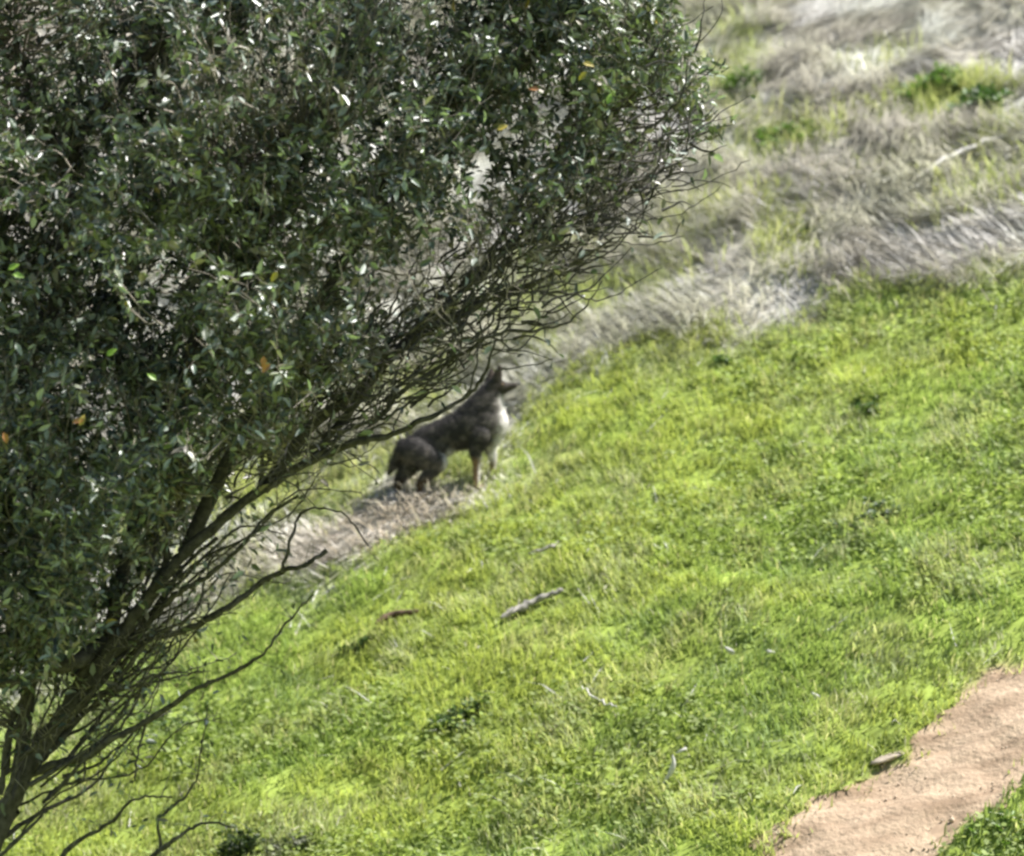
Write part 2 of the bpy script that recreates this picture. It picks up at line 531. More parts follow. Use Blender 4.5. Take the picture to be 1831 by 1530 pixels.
# traced and continued limbs: (pixel points), start depth, end depth, start r, end r
LIMBS = [
    ([(-60, 1600), (0, 1475), (40, 1390), (95, 1305), (145, 1245), (195, 1165), (250, 1090), (315, 1005), (385, 940), (460, 880), (560, 822), (640, 790), (700, 776), (765, 748), (835, 708), (868, 665), (885, 610)], 18.6, 18.0, .062, .006),
    ([(190, 1150), (130, 1185), (70, 1205), (0, 1222), (-120, 1200), (-260, 1120)], 18.5, 18.0, .05, .02),
    ([(48, 1385), (100, 1366), (150, 1354), (200, 1322), (262, 1290), (330, 1244), (375, 1222), (440, 1190), (478, 1160), (520, 1105), (560, 1060)], 18.55, 17.8, .028, .004),
    ([(60, 1368), (110, 1320), (158, 1248), (215, 1175), (262, 1110), (305, 1045), (330, 1010), (390, 960)], 18.6, 18.7, .026, .012),
    ([(95, 1310), (120, 1260), (160, 1190), (210, 1140), (290, 1020), (300, 960), (330, 880)], 18.6, 18.2, .04, .016),
    ([(200, 1170), (252, 1128), (300, 1076), (335, 1050), (385, 1018), (440, 968), (480, 920), (530, 888)], 18.45, 18.0, .022, .008),
    ([(215, 1150), (255, 1140), (330, 1126), (400, 1092), (455, 1050), (503, 1022), (545, 1010), (585, 985)], 18.5, 18.3, .024, .012),
    ([(503, 1022), (516, 978), (538, 918), (578, 908), (622, 926), (658, 978)], 18.35, 18.2, .011, .004),
    ([(160, 1245), (200, 1238), (262, 1222), (310, 1212), (362, 1200)], 18.5, 18.3, .012, .004),
    ([(262, 1290), (250, 1330), (243, 1380), (238, 1400)], 18.3, 18.2, .009, .003),
    ([(-40, 1560), (20, 1512), (70, 1462), (85, 1448)], 18.6, 18.4, .016, .005),
    ([(60, 1590), (130, 1512), (195, 1472), (235, 1432), (275, 1424), (310, 1426)], 18.5, 18.1, .016, .004),
    ([(180, 1620), (270, 1532), (330, 1490), (365, 1470), (420, 1478)], 18.4, 18.0, .018, .005),
    ([(287, 1515), (285, 1462), (322, 1432), (350, 1398), (358, 1352), (372, 1262)], 18.3, 18.0, .010, .003),
    ([(10, 1380), (20, 1290), (45, 1240), (40, 1150), (10, 1050), (-20, 900)], 18.6, 18.9, .024, .012),
    ([(0, 1420), (12, 1330), (30, 1300), (38, 1260)], 18.4, 18.3, .02, .01),
    # crown skeleton
    ([(30, 1400), (60, 1150), (70, 850), (95, 560), (118, 380), (126, 306), (145, 240), (191, 185), (237, 126), (275, 88), (320, 50), (390, -60), (450, -200)], 18.7, 18.2, .045, .02),
    ([(126, 320), (60, 180), (20, 40), (-30, -150)], 18.3, 17.9, .035, .012),
    ([(185, 1180), (235, 960), (300, 740), (370, 540), (430, 380), (520, 220), (640, 60), (740, -120)], 18.8, 18.9, .045, .015),
    ([(330, 990), (420, 800), (520, 620), (620, 460), (730, 330), (850, 200), (960, 90), (1060, -40)], 18.7, 18.3, .045, .012),
    ([(470, 875), (560, 760), (650, 690), (740, 600), (850, 500), (970, 385), (1080, 290), (1150, 240), (1205, 190), (1235, 150)], 18.4, 17.8, .035, .004),
    ([(560, 820), (620, 740), (690, 650), (780, 580), (850, 545), (930, 515), (1010, 480), (1060, 450), (1095, 428), (1160, 412)], 18.3, 17.6, .026, .003),
    ([(640, 790), (720, 700), (800, 650), (880, 600), (960, 590), (1010, 578), (1050, 545), (1075, 502)], 18.2, 17.8, .015, .003),
    ([(520, 640), (560, 645), (605, 664), (700, 645), (740, 600)], 18.0, 17.8, .014, .007),
    ([(900, 440), (960, 408), (1040, 405), (1100, 404), (1165, 418)], 17.9, 17.7, .009, .003),
    ([(1000, 400), (1090, 392), (1170, 350), (1260, 330), (1340, 285)], 18.0, 17.8, .008, .002),
    ([(1010, 478), (1090, 455), (1140, 400), (1220, 380), (1290, 330)], 18.0, 17.9, .007, .002),
    ([(300, 740), (200, 640), (120, 600), (20, 520), (-100, 470)], 18.9, 18.6, .03, .01),
    ([(430, 400), (330, 300), (300, 180), (340, 60), (380, -60)], 18.8, 19.2, .03, .01),
    ([(245, 344), (320, 310), (420, 300), (520, 240), (600, 230)], 18.0, 17.6, .02, .007),
    ([(620, 460), (700, 300), (790, 170), (830, 60), (850, -60)], 18.5, 19.2, .026, .008),
    ([(370, 540), (470, 500), (560, 420), (640, 330), (720, 300)], 18.3, 17.5, .022, .006),
    ([(860, 490), (930, 360), (1010, 250), (1090, 130), (1150, 50)], 18.2, 18.8, .016, .004),
    ([(750, 600), (860, 545), (900, 480), (950, 445), (990, 400)], 18.0, 17.6, .012, .004),
    ([(560, 822), (620, 770), (700, 740), (760, 700), (820, 655), (850, 615)], 18.1, 18.0, .012, .003),
    ([(700, 776), (715, 740), (735, 712)], 18.05, 18.0, .006, .002),
    ([(835, 708), (850, 660), (858, 610), (880, 560)], 18.0, 17.9, .007, .002),
    ([(885, 664), (925, 655), (965, 650), (990, 640)], 18.0, 17.9, .005, .002),
]
rl = random.Random(4)
NB0 = len(LIMBS)
for q in range(42):      # tangle of thin stems low on the left
    t0 = rl.uniform(0.0, 1.0)
    x0_ = -20 + 330 * t0 + rl.uniform(-40, 30); y0_ = 1480 - 420 * t0 + rl.uniform(-60, 60)
    an = math.radians(rl.choice([52, 48, 60, 35, 75, 28, 42])) ; L_ = rl.uniform(150, 430)
    pp = []
    for i_ in range(5):
        u_ = i_ / 4
        pp.append((x0_ + L_ * u_ * math.cos(an) + rl.uniform(-9, 9) * i_, y0_ - L_ * u_ * math.sin(an) + rl.uniform(-9, 9) * i_))
        an += rl.uniform(-.12, .1)
    yb = 18.55 + rl.uniform(-.25, .3)
    LIMBS.append((pp, yb, yb + rl.uniform(-.4, .4), rl.uniform(.006, .017), .003))
for q in range(70):      # long wavy shoots along the lower right edge of the crown
    t0 = rl.random()
    x0_ = 430 + 640 * t0 + rl.uniform(-50, 50); y0_ = 850 - 560 * t0 + rl.uniform(-110, 25) + 60 * math.sin(3.14 * t0)
    an = math.radians(rl.gauss(33, 15)); L_ = rl.uniform(110, 300)
    pp = []
    for i_ in range(6):
        u_ = i_ / 5
        pp.append((x0_ + L_ * u_ * math.cos(an) + rl.uniform(-7, 7), y0_ - L_ * u_ * math.sin(an) + rl.uniform(-9, 9)))
        an += rl.uniform(-.16, .16)
    yb = 18.1 + rl.uniform(-.45, .45)
    if any((((a_ - 815) / 125) ** 2 + ((b_ - 800 + .35 * (a_ - 815)) / 78) ** 2 < 1) or (((a_ - 903) / 60) ** 2 + ((b_ - 684) / 55) ** 2 < 1) for a_, b_ in pp): continue
    LIMBS.append((pp, yb, yb + rl.uniform(-.2, .2), rl.uniform(.005, .011), .0022))
SK = []   # skeleton points for twigs
SKR = []
for n_, (pp, y0, y1, r0, r1) in enumerate(LIMBS):
    m = len(pp)
    P = [pt(p[0], p[1], y0 + (y1 - y0) * i / (m - 1) + (random.uniform(-.06, .06) if 0 < i < m - 1 else 0)) for i, p in enumerate(pp)]
    Q = smooth_line(P, 6, 0.004)
    r = r0 + (r1 - r0) * np.linspace(0, 1, len(Q)) ** 0.8
    r *= 1 + 0.12 * rng.normal(0, 1, len(Q)).clip(-1.5, 1.5) * np.minimum(1, 0.015 / np.maximum(r, .004))
    t_ = Tubes(8 if r0 > .02 else 6); t_.add(Q, r)
    t_.build('limb' if r0 >= .035 else 'branch', M_bark, oak)
    SK.append(Q); SKR.append(r)
SKp = np.concatenate(SK); SKr = np.concatenate(SKR)

# crown outline in the photograph, used to lay the crown out in space
CROWN = np.array([(-420, 1230), (-60, 1225), (120, 1165), (235, 1070), (300, 1000), (400, 900), (480, 850), (560, 780), (640, 730), (720, 660), (830, 585), (910, 560), (960, 500), (1060, 440), (1120, 350), (1200, 270), (1262, 210), (1270, 110), (1215, 45), (1160, -60), (1120, -340), (-420, -340)], float)


def clear_zone(px, py):
    return (((px - 815) / 125) ** 2 + ((py - 800 + .35 * (px - 815)) / 78) ** 2 < 1) | (((px - 903) / 52) ** 2 + ((py - 684) / 50) ** 2 < 1)


def inside(px, py, poly):
    r = np.zeros(len(px), bool)
    j = len(poly) - 1
    for i in range(len(poly)):
        xi, yi = poly[i]; xj, yj = poly[j]
        c = ((yi > py) != (yj > py)) & (px < (xj - xi) * (py - yi) / (yj - yi + 1e-9) + xi)
        r ^= c; j = i
    return r


NC = 7200
cx = rng.uniform(-420, 1290, NC * 3); cy = rng.uniform(-340, 1240, NC * 3)
ok = inside(cx + rng.normal(0, 14, len(cx)), cy + rng.normal(0, 14, len(cy)), CROWN)
cx = cx[ok][:NC]; cy = cy[ok][:NC]
NC = len(cx)
# depth: crown is thick towards the trunk, thin at its tips
edge = np.clip((1300 - cx) / 1000, 0.12, 1) * np.clip((1350 - cy * 1.0) / 500 + (0), 0.25, 1)
cyd = 18.3 + (rng.random(NC) ** .8 * 2 - 1) * 1.8 * edge ** 0.6
clump = fbm(cx / 130, cy / 130 + cyd * 0.8, 111, 2)
VOID = [(560, 310, 70, 60), (240, 370, 60, 50), (130, 290, 50, 70), (690, 220, 90, 60), (240, 120, 70, 40), (420, 640, 60, 40), (340, 860, 60, 60), (700, 500, 60, 40), (100, 620, 60, 30), (330, 560, 50, 40), (250, 1000, 70, 50), (840, 330, 60, 35), (450, 60, 80, 40), (40, 880, 50, 50)]
vd = np.zeros(NC)
for a_, b_, c_, d_ in VOID:
    vd = np.maximum(vd, np.exp(-(((cx - a_) / c_) ** 2 + ((cy - b_) / d_) ** 2)))
front = ss(18.9, 18.3, cyd)
keepc = rng.random(NC) < np.where(cyd > 18.7, 1.0, (0.18 + 1.2 * ss(0.36, 0.6, clump)) * (1 - 0.95 * vd))
# sparser, twiggy lower right part of the crown
twz = np.exp(-(((cx - 830) / 270) ** 2 + ((cy - 470 + 0.45 * (cx - 830)) / 125) ** 2))
twz = np.clip(twz * 1.15, 0, 1)
EDX = np.array([-420, 0, 150, 300, 400, 560, 700, 850, 1000, 1130, 1270]); EDY = np.array([1230, 1190, 1120, 1010, 910, 800, 700, 590, 480, 340, 200])
edd = np.interp(cx, EDX, EDY) - cy          # pixels above the lower edge of the crown
band = ss(150, 50, edd + 50 * (fbm(cx / 60, cy / 60, 151, 2) - .5)) * ss(150, 420, cx) * ss(1270, 1150, cx)
twz = np.maximum(twz, .97 * band)
twz = np.maximum(twz, .3 * ss(110, 30, edd) * ss(330, 200, cx))
twz = np.maximum(twz, 0.8 * np.exp(-(((cx - 470) / 200) ** 2 + ((cy - 140) / 60) ** 2)))
cx, cy, cyd, twz = cx[keepc], cy[keepc], cyd[keepc], twz[keepc]
NC = len(cx)
CP = np.stack([(cx - 915.5) * K * cyd, cyd, -(cy - 765) * K * cyd], -1)
tw = Tubes(3)
tw.keep_out = clear_zone
leaf_pos = []; leaf_dir = []; leaf_tw = []
gdir = np.array([0.62, 0.0, 0.62])
for i in range(NC):
    P = CP[i]
    d = P - SKp
    dist = np.linalg.norm(d, axis=1)
    cosg = (d @ gdir) / (dist + 1e-6)
    cost = dist * (1.7 - 0.8 * cosg)
    cost[dist < 0.08] += 0.2
    j = int(np.argmin(cost + rng.uniform(0, .12, len(cost))))
    S = SKp[j]
    L = P - S; ll = np.linalg.norm(L)
    if ll > 1.1:
        S = P - L / ll * rng.uniform(0.35, 0.7); L = P - S; ll = np.linalg.norm(L)
    bend = rng.normal(0, 0.13, 3) * ll
    m1 = S + L * 0.33 + bend * 0.8 + np.array([0, 0, -0.05 * ll]); m2 = S + L * 0.7 + bend * 0.6 + rng.normal(0, 0.05, 3) * ll
    Q = smooth_line([S, m1, m2, P], 3)
    r0 = min(SKr[j] * 0.6, 0.0035 + 0.006 * ll)
    tw.add(Q, np.linspace(r0, 0.0014, len(Q)))
    ez = (L / (ll + 1e-6))
    # side twiglets with leaves
    nt_ = 6 if twz[i] < 0.35 else 7
    for s in range(nt_):
        t = rng.uniform(0.35, 1.0)
        q0 = Q[min(int(t * (len(Q) - 1)), len(Q) - 1)]
        dv = ez * 0.7 + rng.normal(0, 0.6, 3) + np.array([0, -0.05, 0.12])
        dv /= np.linalg.norm(dv)
        tl = rng.uniform(0.06, 0.17)
        q1 = q0 + dv * tl * 0.5 + rng.normal(0, 0.01, 3); q2 = q1 + dv * tl * 0.5 + rng.normal(0, 0.015, 3)
        tw.add([q0, q1, q2], [0.0022, 0.0018, 0.0009])
        nl = int(rng.integers(3, 8))
        if twz[i] > 0.3:
            nl = int(nl * (1.0 - 0.97 * twz[i]) + rng.random() * .9)
        for _ in range(nl):
            u = rng.uniform(0.1, 1.05)
            base = q0 + (q2 - q0) * u
            ld = dv * 0.5 + rng.normal(0, 0.7, 3)
            leaf_pos.append(base); leaf_dir.append(ld); leaf_tw.append(twz[i])
shoot = Tubes(5); shoot.keep_out = clear_zone
# fine bare twig mesh hanging along the lower right edge
nsh = 560
tt = rng.random(nsh)
ex = 380 + 860 * tt + rng.normal(0, 30, nsh); ey = 900 - 650 * tt + 95 * np.sin(3.14 * tt) - np.abs(rng.normal(0, 105, nsh)) + 10
for i in range(nsh):
    yy = 18.1 + rng.uniform(-.55, .55)
    p = pt(ex[i], ey[i], yy)
    if clear_zone(ex[i] + 45, ey[i] - 30) or clear_zone(ex[i], ey[i]) or clear_zone(ex[i] + 20, ey[i] - 10): continue
    an = rng.normal(0.6, 0.55); st_ = rng.uniform(0.035, 0.075); Q = [p]
    for q in range(int(rng.integers(3, 7))):
        p = p + np.array([math.cos(an), rng.normal(0, .25), math.sin(an)]) * st_
        an += rng.normal(0, 0.33); Q.append(p)
    shoot.add(smooth_line(Q, 3), np.linspace(rng.uniform(.0035, .0095), .002, (len(Q) - 1) * 3 + 1))
    if rng.random() < .6:
        leaf_pos.append(Q[-1]); leaf_dir.append(rng.normal(0, 1, 3)); leaf_tw.append(.3)
# a few leaves on the lower bare branches
for li in [1, 2, 3, 5, 6, 8, 11, 12, 14, 13] + list(range(NB0, NB0 + 42)):
    Q = SK[li]
    for _ in range(22):
        b0 = Q[int(rng.uniform(0.2, 1.0) * (len(Q) - 1))]
        dv = rng.normal(0, 1, 3); dv[2] += 0.3; dv /= np.linalg.norm(dv)
        q2 = b0 + dv * rng.uniform(0.05, 0.16)
        tw.add([b0, (b0 + q2) / 2 + rng.normal(0, .008, 3), q2], [0.003, 0.002, 0.001])
        if li in (2, 6, 8, 11, 12, 13) and rng.random() < 0.75:
            continue
        for _ in range(2 if li < NB0 else int(rng.random() < .5)):
            leaf_pos.append(q2 + rng.normal(0, 0.012, 3)); leaf_dir.append(dv + rng.normal(0, 0.7, 3)); leaf_tw.append(0.2)
o = tw.build('twigs', M_twig, oak); o['kind'] = 'stuff'
o = shoot.build('bare_shoots', M_bark, oak); o['kind'] = 'stuff'
_lp = np.array(leaf_pos); _a, _b = proj(_lp[:, 0], _lp[:, 1], _lp[:, 2]); _k = ~clear_zone(_a, _b)
leaf_pos = _lp[_k]; leaf_dir = np.array(leaf_dir)[_k]; leaf_tw = np.array(leaf_tw)[_k]
LP = np.array(leaf_pos); LD = np.array(leaf_dir); LT = np.array(leaf_tw)
LD /= np.linalg.norm(LD, axis=1)[:, None]
n = len(LP)
print('leaves', n)
NR = rng.normal(0, 0.75, (n, 3)) + np.array([0.25, -0.15, 0.8])
S_ = np.cross(LD, NR); S_ /= np.linalg.norm(S_, axis=1)[:, None] + 1e-9
N_ = np.cross(S_, LD)
ln = rng.uniform(0.034, 0.082, n); wd = ln * rng.uniform(0.14, 0.25, n)
cup = wd * rng.uniform(0.1, 0.55, n)
col = np.empty((n, 3))
pnz = fbm(LP[:, 0] * 1.6, LP[:, 2] * 1.6 + LP[:, 1], 121, 3)[:, None]
ca = np.array([0.024, 0.037, 0.024]); cb = np.array([0.125, 0.155, 0.125]); cc = np.array([0.15, 0.17, 0.095])
col[:] = ca + (cb - ca) * rng.random((n, 1))
col = col + (cc - col) * (ss(0.5, 0.75, pnz) * 0.8)
gr = (rng.random(n) < 0.16 + 0.5 * LT)[:, None]
col = np.where(gr, np.array([0.23, 0.21, 0.17]) * rng.uniform(0.6, 1.2, (n, 1)), col)
pale = (rng.random(n) < 0.30)[:, None]  # pale undersides, with leaf glints painted in as colour
col = np.where(pale, np.array([0.29, 0.325, 0.28]), col)
yl = (rng.random(n) < 0.002)[:, None]
col = np.where(yl, np.array([0.34, 0.26, 0.035]), col)
col *= rng.uniform(0.7, 1.35, (n, 1))

# nearest visible leaves become parts of their own
lpx, lpy = proj(LP[:, 0], LP[:, 1], LP[:, 2])
vis = np.where((lpx > 0) & (lpx < 1831) & (lpy > 0) & (lpy < 1530))[0]
order = vis[np.argsort(LP[vis, 1] - ln[vis] * 3)]
single = order[:600:2][:285]
mask = np.ones(n, bool); mask[single] = False
a = LP; tip = LP + LD * ln[:, None] - N_ * (ln * 0.12)[:, None]
m1 = LP + LD * (ln * 0.33)[:, None]; m2 = LP + LD * (ln * 0.7)[:, None]
up1 = N_ * cup[:, None]
l1 = m1 + S_ * wd[:, None] + up1; r1 = m1 - S_ * wd[:, None] + up1
l2 = m2 + S_ * (wd * .75)[:, None] + up1 * .7; r2 = m2 - S_ * (wd * .75)[:, None] + up1 * .7
co = np.stack([a, l1, l2, tip, r2, r1, ], 1)
sel = np.where(mask)[0]
co_ = co[sel].reshape(-1, 3)
i = np.arange(len(sel)) * 6
# folded along the midrib: two quads per half share the axis a-tip
q1 = np.stack([i, i + 3, i + 2, i + 1], -1)
q2 = np.stack([i, i + 5, i + 4, i + 3], -1)
o = mesh_np('foliage', co_, [q1, q2], M_leaf, oak, np.repeat(col[sel], 6, axis=0), False)
o['kind'] = 'stuff'
o['label'] = 'dense small dark green leaves with pale glints'
# leaf meshes shared by single leaves
LCOL = [(0.04, 0.056, 0.03), (0.24, 0.26, 0.21), (0.085, 0.10, 0.07), (0.12, 0.14, 0.07), (0.14, 0.125, 0.10), (0.03, 0.05, 0.02),
        (0.30, 0.24, 0.04), (0.27, 0.12, 0.045), (0.16, 0.27, 0.03)]
lmesh = []
for c in LCOL:
    me = bpy.data.meshes.new('leaf')
    v = [(0, 0, 0), (.33, .25, .1), (.7, .19, .07), (1, 0, -.1), (.7, -.19, .07), (.33, -.25, .1), (.33, 0, 0), (.7, 0, -.02)]
    me.from_pydata(v, [], [(0, 6, 1), (6, 7, 2, 1), (7, 3, 2), (0, 5, 6), (6, 5, 4, 7), (7, 4, 3)])
    at = me.color_attributes.new('tint', 'FLOAT_COLOR', 'POINT')
    for d_ in at.data: d_.color = (*c, 1)
    me.materials.append(M_leaf)
    lmesh.append(me)


def put_leaf(p, d, nrm, L, k, label=None):
    x_ = Vector(d).normalized(); z_ = Vector(nrm).normalized(); y_ = z_.cross(x_).normalized(); z_ = x_.cross(y_)
    m_ = Matrix((x_, y_, z_)).transposed().to_4x4()
    o = bpy.data.objects.new('leaf', lmesh[k]); C.objects.link(o)
    o.parent = oak
    o.matrix_basis = Matrix.Translation(Vector(p) - oak.location) @ m_ @ Matrix.Scale(L, 4)
    if label: o['label'] = label


for j in single:
    put_leaf(LP[j], LD[j], N_[j], float(ln[j]), int(rng.integers(0, 6)))
for (qx, qy, k, dd) in [(1042, 112, 6, 16.9), (1050, 128, 6, 16.9), (965, 160, 7, 16.9), (150, 750, 7, 16.4), (142, 762, 6, 16.4), (6, 772, 7, 16.4), (472, 636, 7, 16.5),
                        (484, 650, 7, 16.5), (14, 482, 8, 16.4), (22, 490, 8, 16.4), (190, 636, 8, 16.4), (1085, 186, 8, 17.0), (280, 680, 8, 16.5), (497, 485, 6, 16.5), (888, 232, 6, 16.8)]:
    put_leaf(pt(qx, qy, dd), (rng.normal(), 0.1, rng.normal()), (0.3, -1, 0.6), 0.062, k,
             {6: 'yellow ageing leaf', 7: 'orange-brown ageing leaf', 8: 'fresh bright green leaf'}[k])

# ------------------------------------------------------------------ coyote
YA = 25.0


def ap(px, py, dy=0.0):
    return pt(px, py, YA + dy)


PXM = K * YA     # metres per photo pixel at the animal


def ico_pts():
    import bmesh
    bm = bmesh.new(); bmesh.ops.create_icosphere(bm, subdivisions=2, radius=1)
    v = np.array([w.co[:] for w in bm.verts]); f = np.array([[w.index for w in q.verts] for q in bm.faces]); bm.free()
    return v, f


IV, IF = ico_pts()
sph_co, sph_f, sph_n = [], [], 0


def ball(p, r, sy=1.0):
    global sph_n
    v = IV * r; v = v * np.array([1, sy, 1])
    sph_co.append(v + p); sph_f.append(IF + sph_n); sph_n += len(IV)


def cap(p0, r0, p1, r1, sy=1.0):
    p0 = np.asarray(p0); p1 = np.asarray(p1)
    L = np.linalg.norm(p1 - p0); m = max(2, int(L / (min(r0, r1) * 0.35)) + 1)
    for t in np.linspace(0, 1, m):
        ball(p0 + (p1 - p0) * t, r0 + (r1 - r0) * t, sy)


def chain(pts, sy=1.0):
    for (a, ra), (b_, rb) in zip(pts[:-1], pts[1:]):
        cap(a, ra * PXM, b_, rb * PXM, sy)


# trunk of the body, rump to fore-chest
chain([(ap(737, 806), 26), (ap(768, 788), 30), (ap(806, 775), 34), (ap(844, 762), 40), (ap(868, 758), 37), (ap(878, 757), 33)], 0.72)
chain([(ap(872, 776), 28), (ap(877, 752), 32), (ap(874, 730), 30), (ap(878, 704), 22)], 0.66)
chain([(ap(850, 745), 34), (ap(866, 722), 28), (ap(878, 704), 23), (ap(884, 694), 19)], 0.75)
chain([(ap(762, 800, -.02), 27), (ap(788, 801, -.03), 22), (ap(800, 797, -.02), 18)], .8)
# head, muzzle
chain([(ap(884, 692), 18), (ap(895, 692), 14), (ap(905, 692), 9.0), (ap(920, 689), 6)], 0.85)
chain([(ap(895, 699), 9), (ap(913, 694), 4.5)], 0.8)
# ears
for (bx, by, tx, ty, dy) in ((888, 681, 895, 654, -.028), (877, 682, 879, 660, .03)):
    b0 = ap(bx, by, dy); t0 = ap(tx, ty, dy * 1.3)
    for t in np.linspace(0, 1, 12):
        ball(b0 + (t0 - b0) * t, (9.2 * (1 - t) ** 0.7 + 1.9) * PXM, 0.6)


def foot(px, py, dy):
    """ground point right under a pixel column at the animal"""
    x = (px - 915.5) * K * (YA + dy)
    return np.array([x, YA + dy, float(H(x, YA + dy))])


def leg(pts, fx, dy, paw=7.0):
    g0 = foot(fx, 0, dy)
    ank = g0 + np.array([-0.008, 0, 0.03])
    P = [(ap(a, b_, d), r) for a, b_, d, r in pts] + [(ank, 5.6)]
    chain(P, 0.85)
    cap(g0 + [0, 0, 0.020], paw * PXM * .8, g0 + [0.045, 0, 0.014], paw * PXM * 0.62, 0.95)


leg([(860, 778, -.07, 20), (851, 806, -.075, 12.5), (853, 830, -.08, 7.2)], 854, -.085)
leg([(880, 772, .06, 18), (878, 802, .065, 11.5), (882, 824, .07, 7.0)], 883, .07)
leg([(745, 806, -.05, 26), (762, 816, -.065, 26), (782, 827, -.075, 20), (768, 846, -.08, 13), (752, 862, -.08, 8.4)], 752, -.08)
leg([(735, 808, .05, 26), (735, 826, .05, 23), (724, 846, .04, 14), (713, 864, .03, 8.2)], 710, .07)
# tail
chain([(ap(722, 794), 12), (ap(714, 808), 10), (ap(707, 824, .01), 9), (ap(700, 838, .02), 6), (ap(697, 846, .02), 3)], 0.8)

co = np.concatenate(sph_co); fc = np.concatenate(sph_f)
raw = mesh_np('body_raw', co, fc, M_fur)
md = raw.modifiers.new('r', 'REMESH'); md.mode = 'VOXEL'; md.voxel_size = 0.0065
md2 = raw.modifiers.new('s', 'SMOOTH'); md2.factor = 0.5; md2.iterations = 2
dg = bpy.context.evaluated_depsgraph_get()
me = bpy.data.meshes.new_from_object(raw.evaluated_get(dg))
bpy.data.objects.remove(raw, do_unlink=True)
me.name = 'body'
nv = len(me.vertices)
vc = np.empty(nv * 3, np.float32); me.vertices.foreach_get('co', vc); vc = vc.reshape(-1, 3).astype(float)
vn = np.empty(nv * 3, np.float32); me.vertices.foreach_get('normal', vn); vn = vn.reshape(-1, 3).astype(float)


def coat(P, N):
    px, py = proj(P[:, 0], P[:, 1], P[:, 2])
    base = np.tile(np.array([0.035, 0.032, 0.030]), (len(P), 1))
    dark = np.array([0.026, 0.023, 0.022]); cream = np.array([0.58, 0.55, 0.51]); tan = np.array([0.20, 0.125, 0.065]); grey = np.array([0.15, 0.13, 0.11])
    def mix(c, w): return base + (c - base) * np.clip(w, 0, 1)[:, None]
    nn = fbm(px / 9, py / 9, 131, 3)
    base = mix(grey, ss(0.45, 0.75, nn) * 0.5)
    base = mix(dark, ss(0.2, 0.8, N[:, 2]) * 0.6)
    # legs tan, pale inner fronts towards the paws, sunlight painted on right-facing sides
    lg = ss(812, 830, py) * ss(835, 845, px)
    base = mix(tan, lg * 0.9)
    base = mix(cream, ss(815, 838, py) * ss(835, 845, px) * ss(0.15, 0.6, N[:, 0]) * 0.9)
    base = mix(tan * 0.45, ss(850, 872, py) * ss(800, 780, px))
    # pale fore-chest and throat; sunlit rim painted on the thigh's front edge
    base = mix(np.array([.17, .15, .13]), ss(868, 892, px + (nn - .5) * 24) * ss(705, 722, py) * ss(815, 795, py) * .8)
    base = mix(cream, ss(886, 906, px + (nn - .5) * 14 + np.clip(py - 765, 0, 60) * .55) * ss(700, 712, py) * ss(835, 815, py))
    base = mix(cream * 0.8, ss(0.45, 0.85, N[:, 0] + .12) * (.6 + nn) * ss(782, 792, px) * ss(830, 812, px) * ss(798, 808, py) * 0.9)
    # face brownish, muzzle darker
    base = mix(np.array([0.042, 0.033, 0.025]), ss(704, 696, py) * ss(868, 876, px) * 0.7)
    base = mix(np.array([0.05, 0.034, 0.024]), ss(680, 668, py) * 0.6)
    base = mix(dark, ss(838, 846, py) * ss(712, 704, px))
    return base


cvx = coat(vc, vn)
at = me.color_attributes.new('tint', 'FLOAT_COLOR', 'POINT')
c4 = np.ones((nv, 4), np.float32); c4[:, :3] = cvx; at.data.foreach_set('color', c4.ravel())
me.polygons.foreach_set('use_smooth', np.ones(len(me.polygons), bool))
me.materials.clear(); me.materials.append(M_fur)
coy_loc = foot(800, 0, 0)
coyote = empty('coyote', coy_loc, 'dark grey coyote with pale chest standing side-on with pricked ears, half behind the hanging branches', 'coyote')
body = bpy.data.objects.new('body', me); C.objects.link(body); place_child(body, coyote)
# fur: short guard hairs over the body
me.calc_loop_triangles()
nt3 = len(me.loop_triangles)
tri = np.empty(nt3 * 3, np.int32); me.loop_triangles.foreach_get('vertices', tri); tri = tri.reshape(-1, 3)
ar = np.linalg.norm(np.cross(vc[tri[:, 1]] - vc[tri[:, 0]], vc[tri[:, 2]] - vc[tri[:, 0]]), axis=1)
NH = 26000
ti = rng.choice(nt3, NH, p=ar / ar.sum())
w = rng.dirichlet((1, 1, 1), NH)
P = (vc[tri[ti]] * w[:, :, None]).sum(1); N = (vn[tri[ti]] * w[:, :, None]).sum(1)
px, py = proj(P[:, 0], P[:, 1], P[:, 2])
hl = np.full(NH, 0.026)
hl = np.where(py > 815, 0.011, hl)
hl = np.where((px < 720) & (py < 860), 0.035, hl)
hl = np.where((px > 870) & (py < 702), 0.007, hl)
hl = np.where((px > 885) & (py > 706) & (py < 790), 0.032, hl)
hl *= rng.uniform(0.6, 1.3, NH)
flow = np.array([-0.75, 0, -0.45])
D = N * 0.55 + flow + rng.normal(0, 0.18, (NH, 3)); D /= np.linalg.norm(D, axis=1)[:, None]
Sd = np.cross(D, N + rng.normal(0, .2, (NH, 3))); Sd /= np.linalg.norm(Sd, axis=1)[:, None] + 1e-9
hw = rng.uniform(0.0008, 0.0016, NH)[:, None]
co = np.stack([P - Sd * hw, P + Sd * hw, P + D * hl[:, None]], 1).reshape(-1, 3)
i = np.arange(NH) * 3
hc = np.clip(coat(P, N) * rng.uniform(0.55, 1.6, (NH, 1)), 0, .75)
o = mesh_np('fur', co, np.stack([i, i + 1, i + 2], -1), M_fur, coyote, np.repeat(hc, 3, axis=0))
o['kind'] = 'stuff'
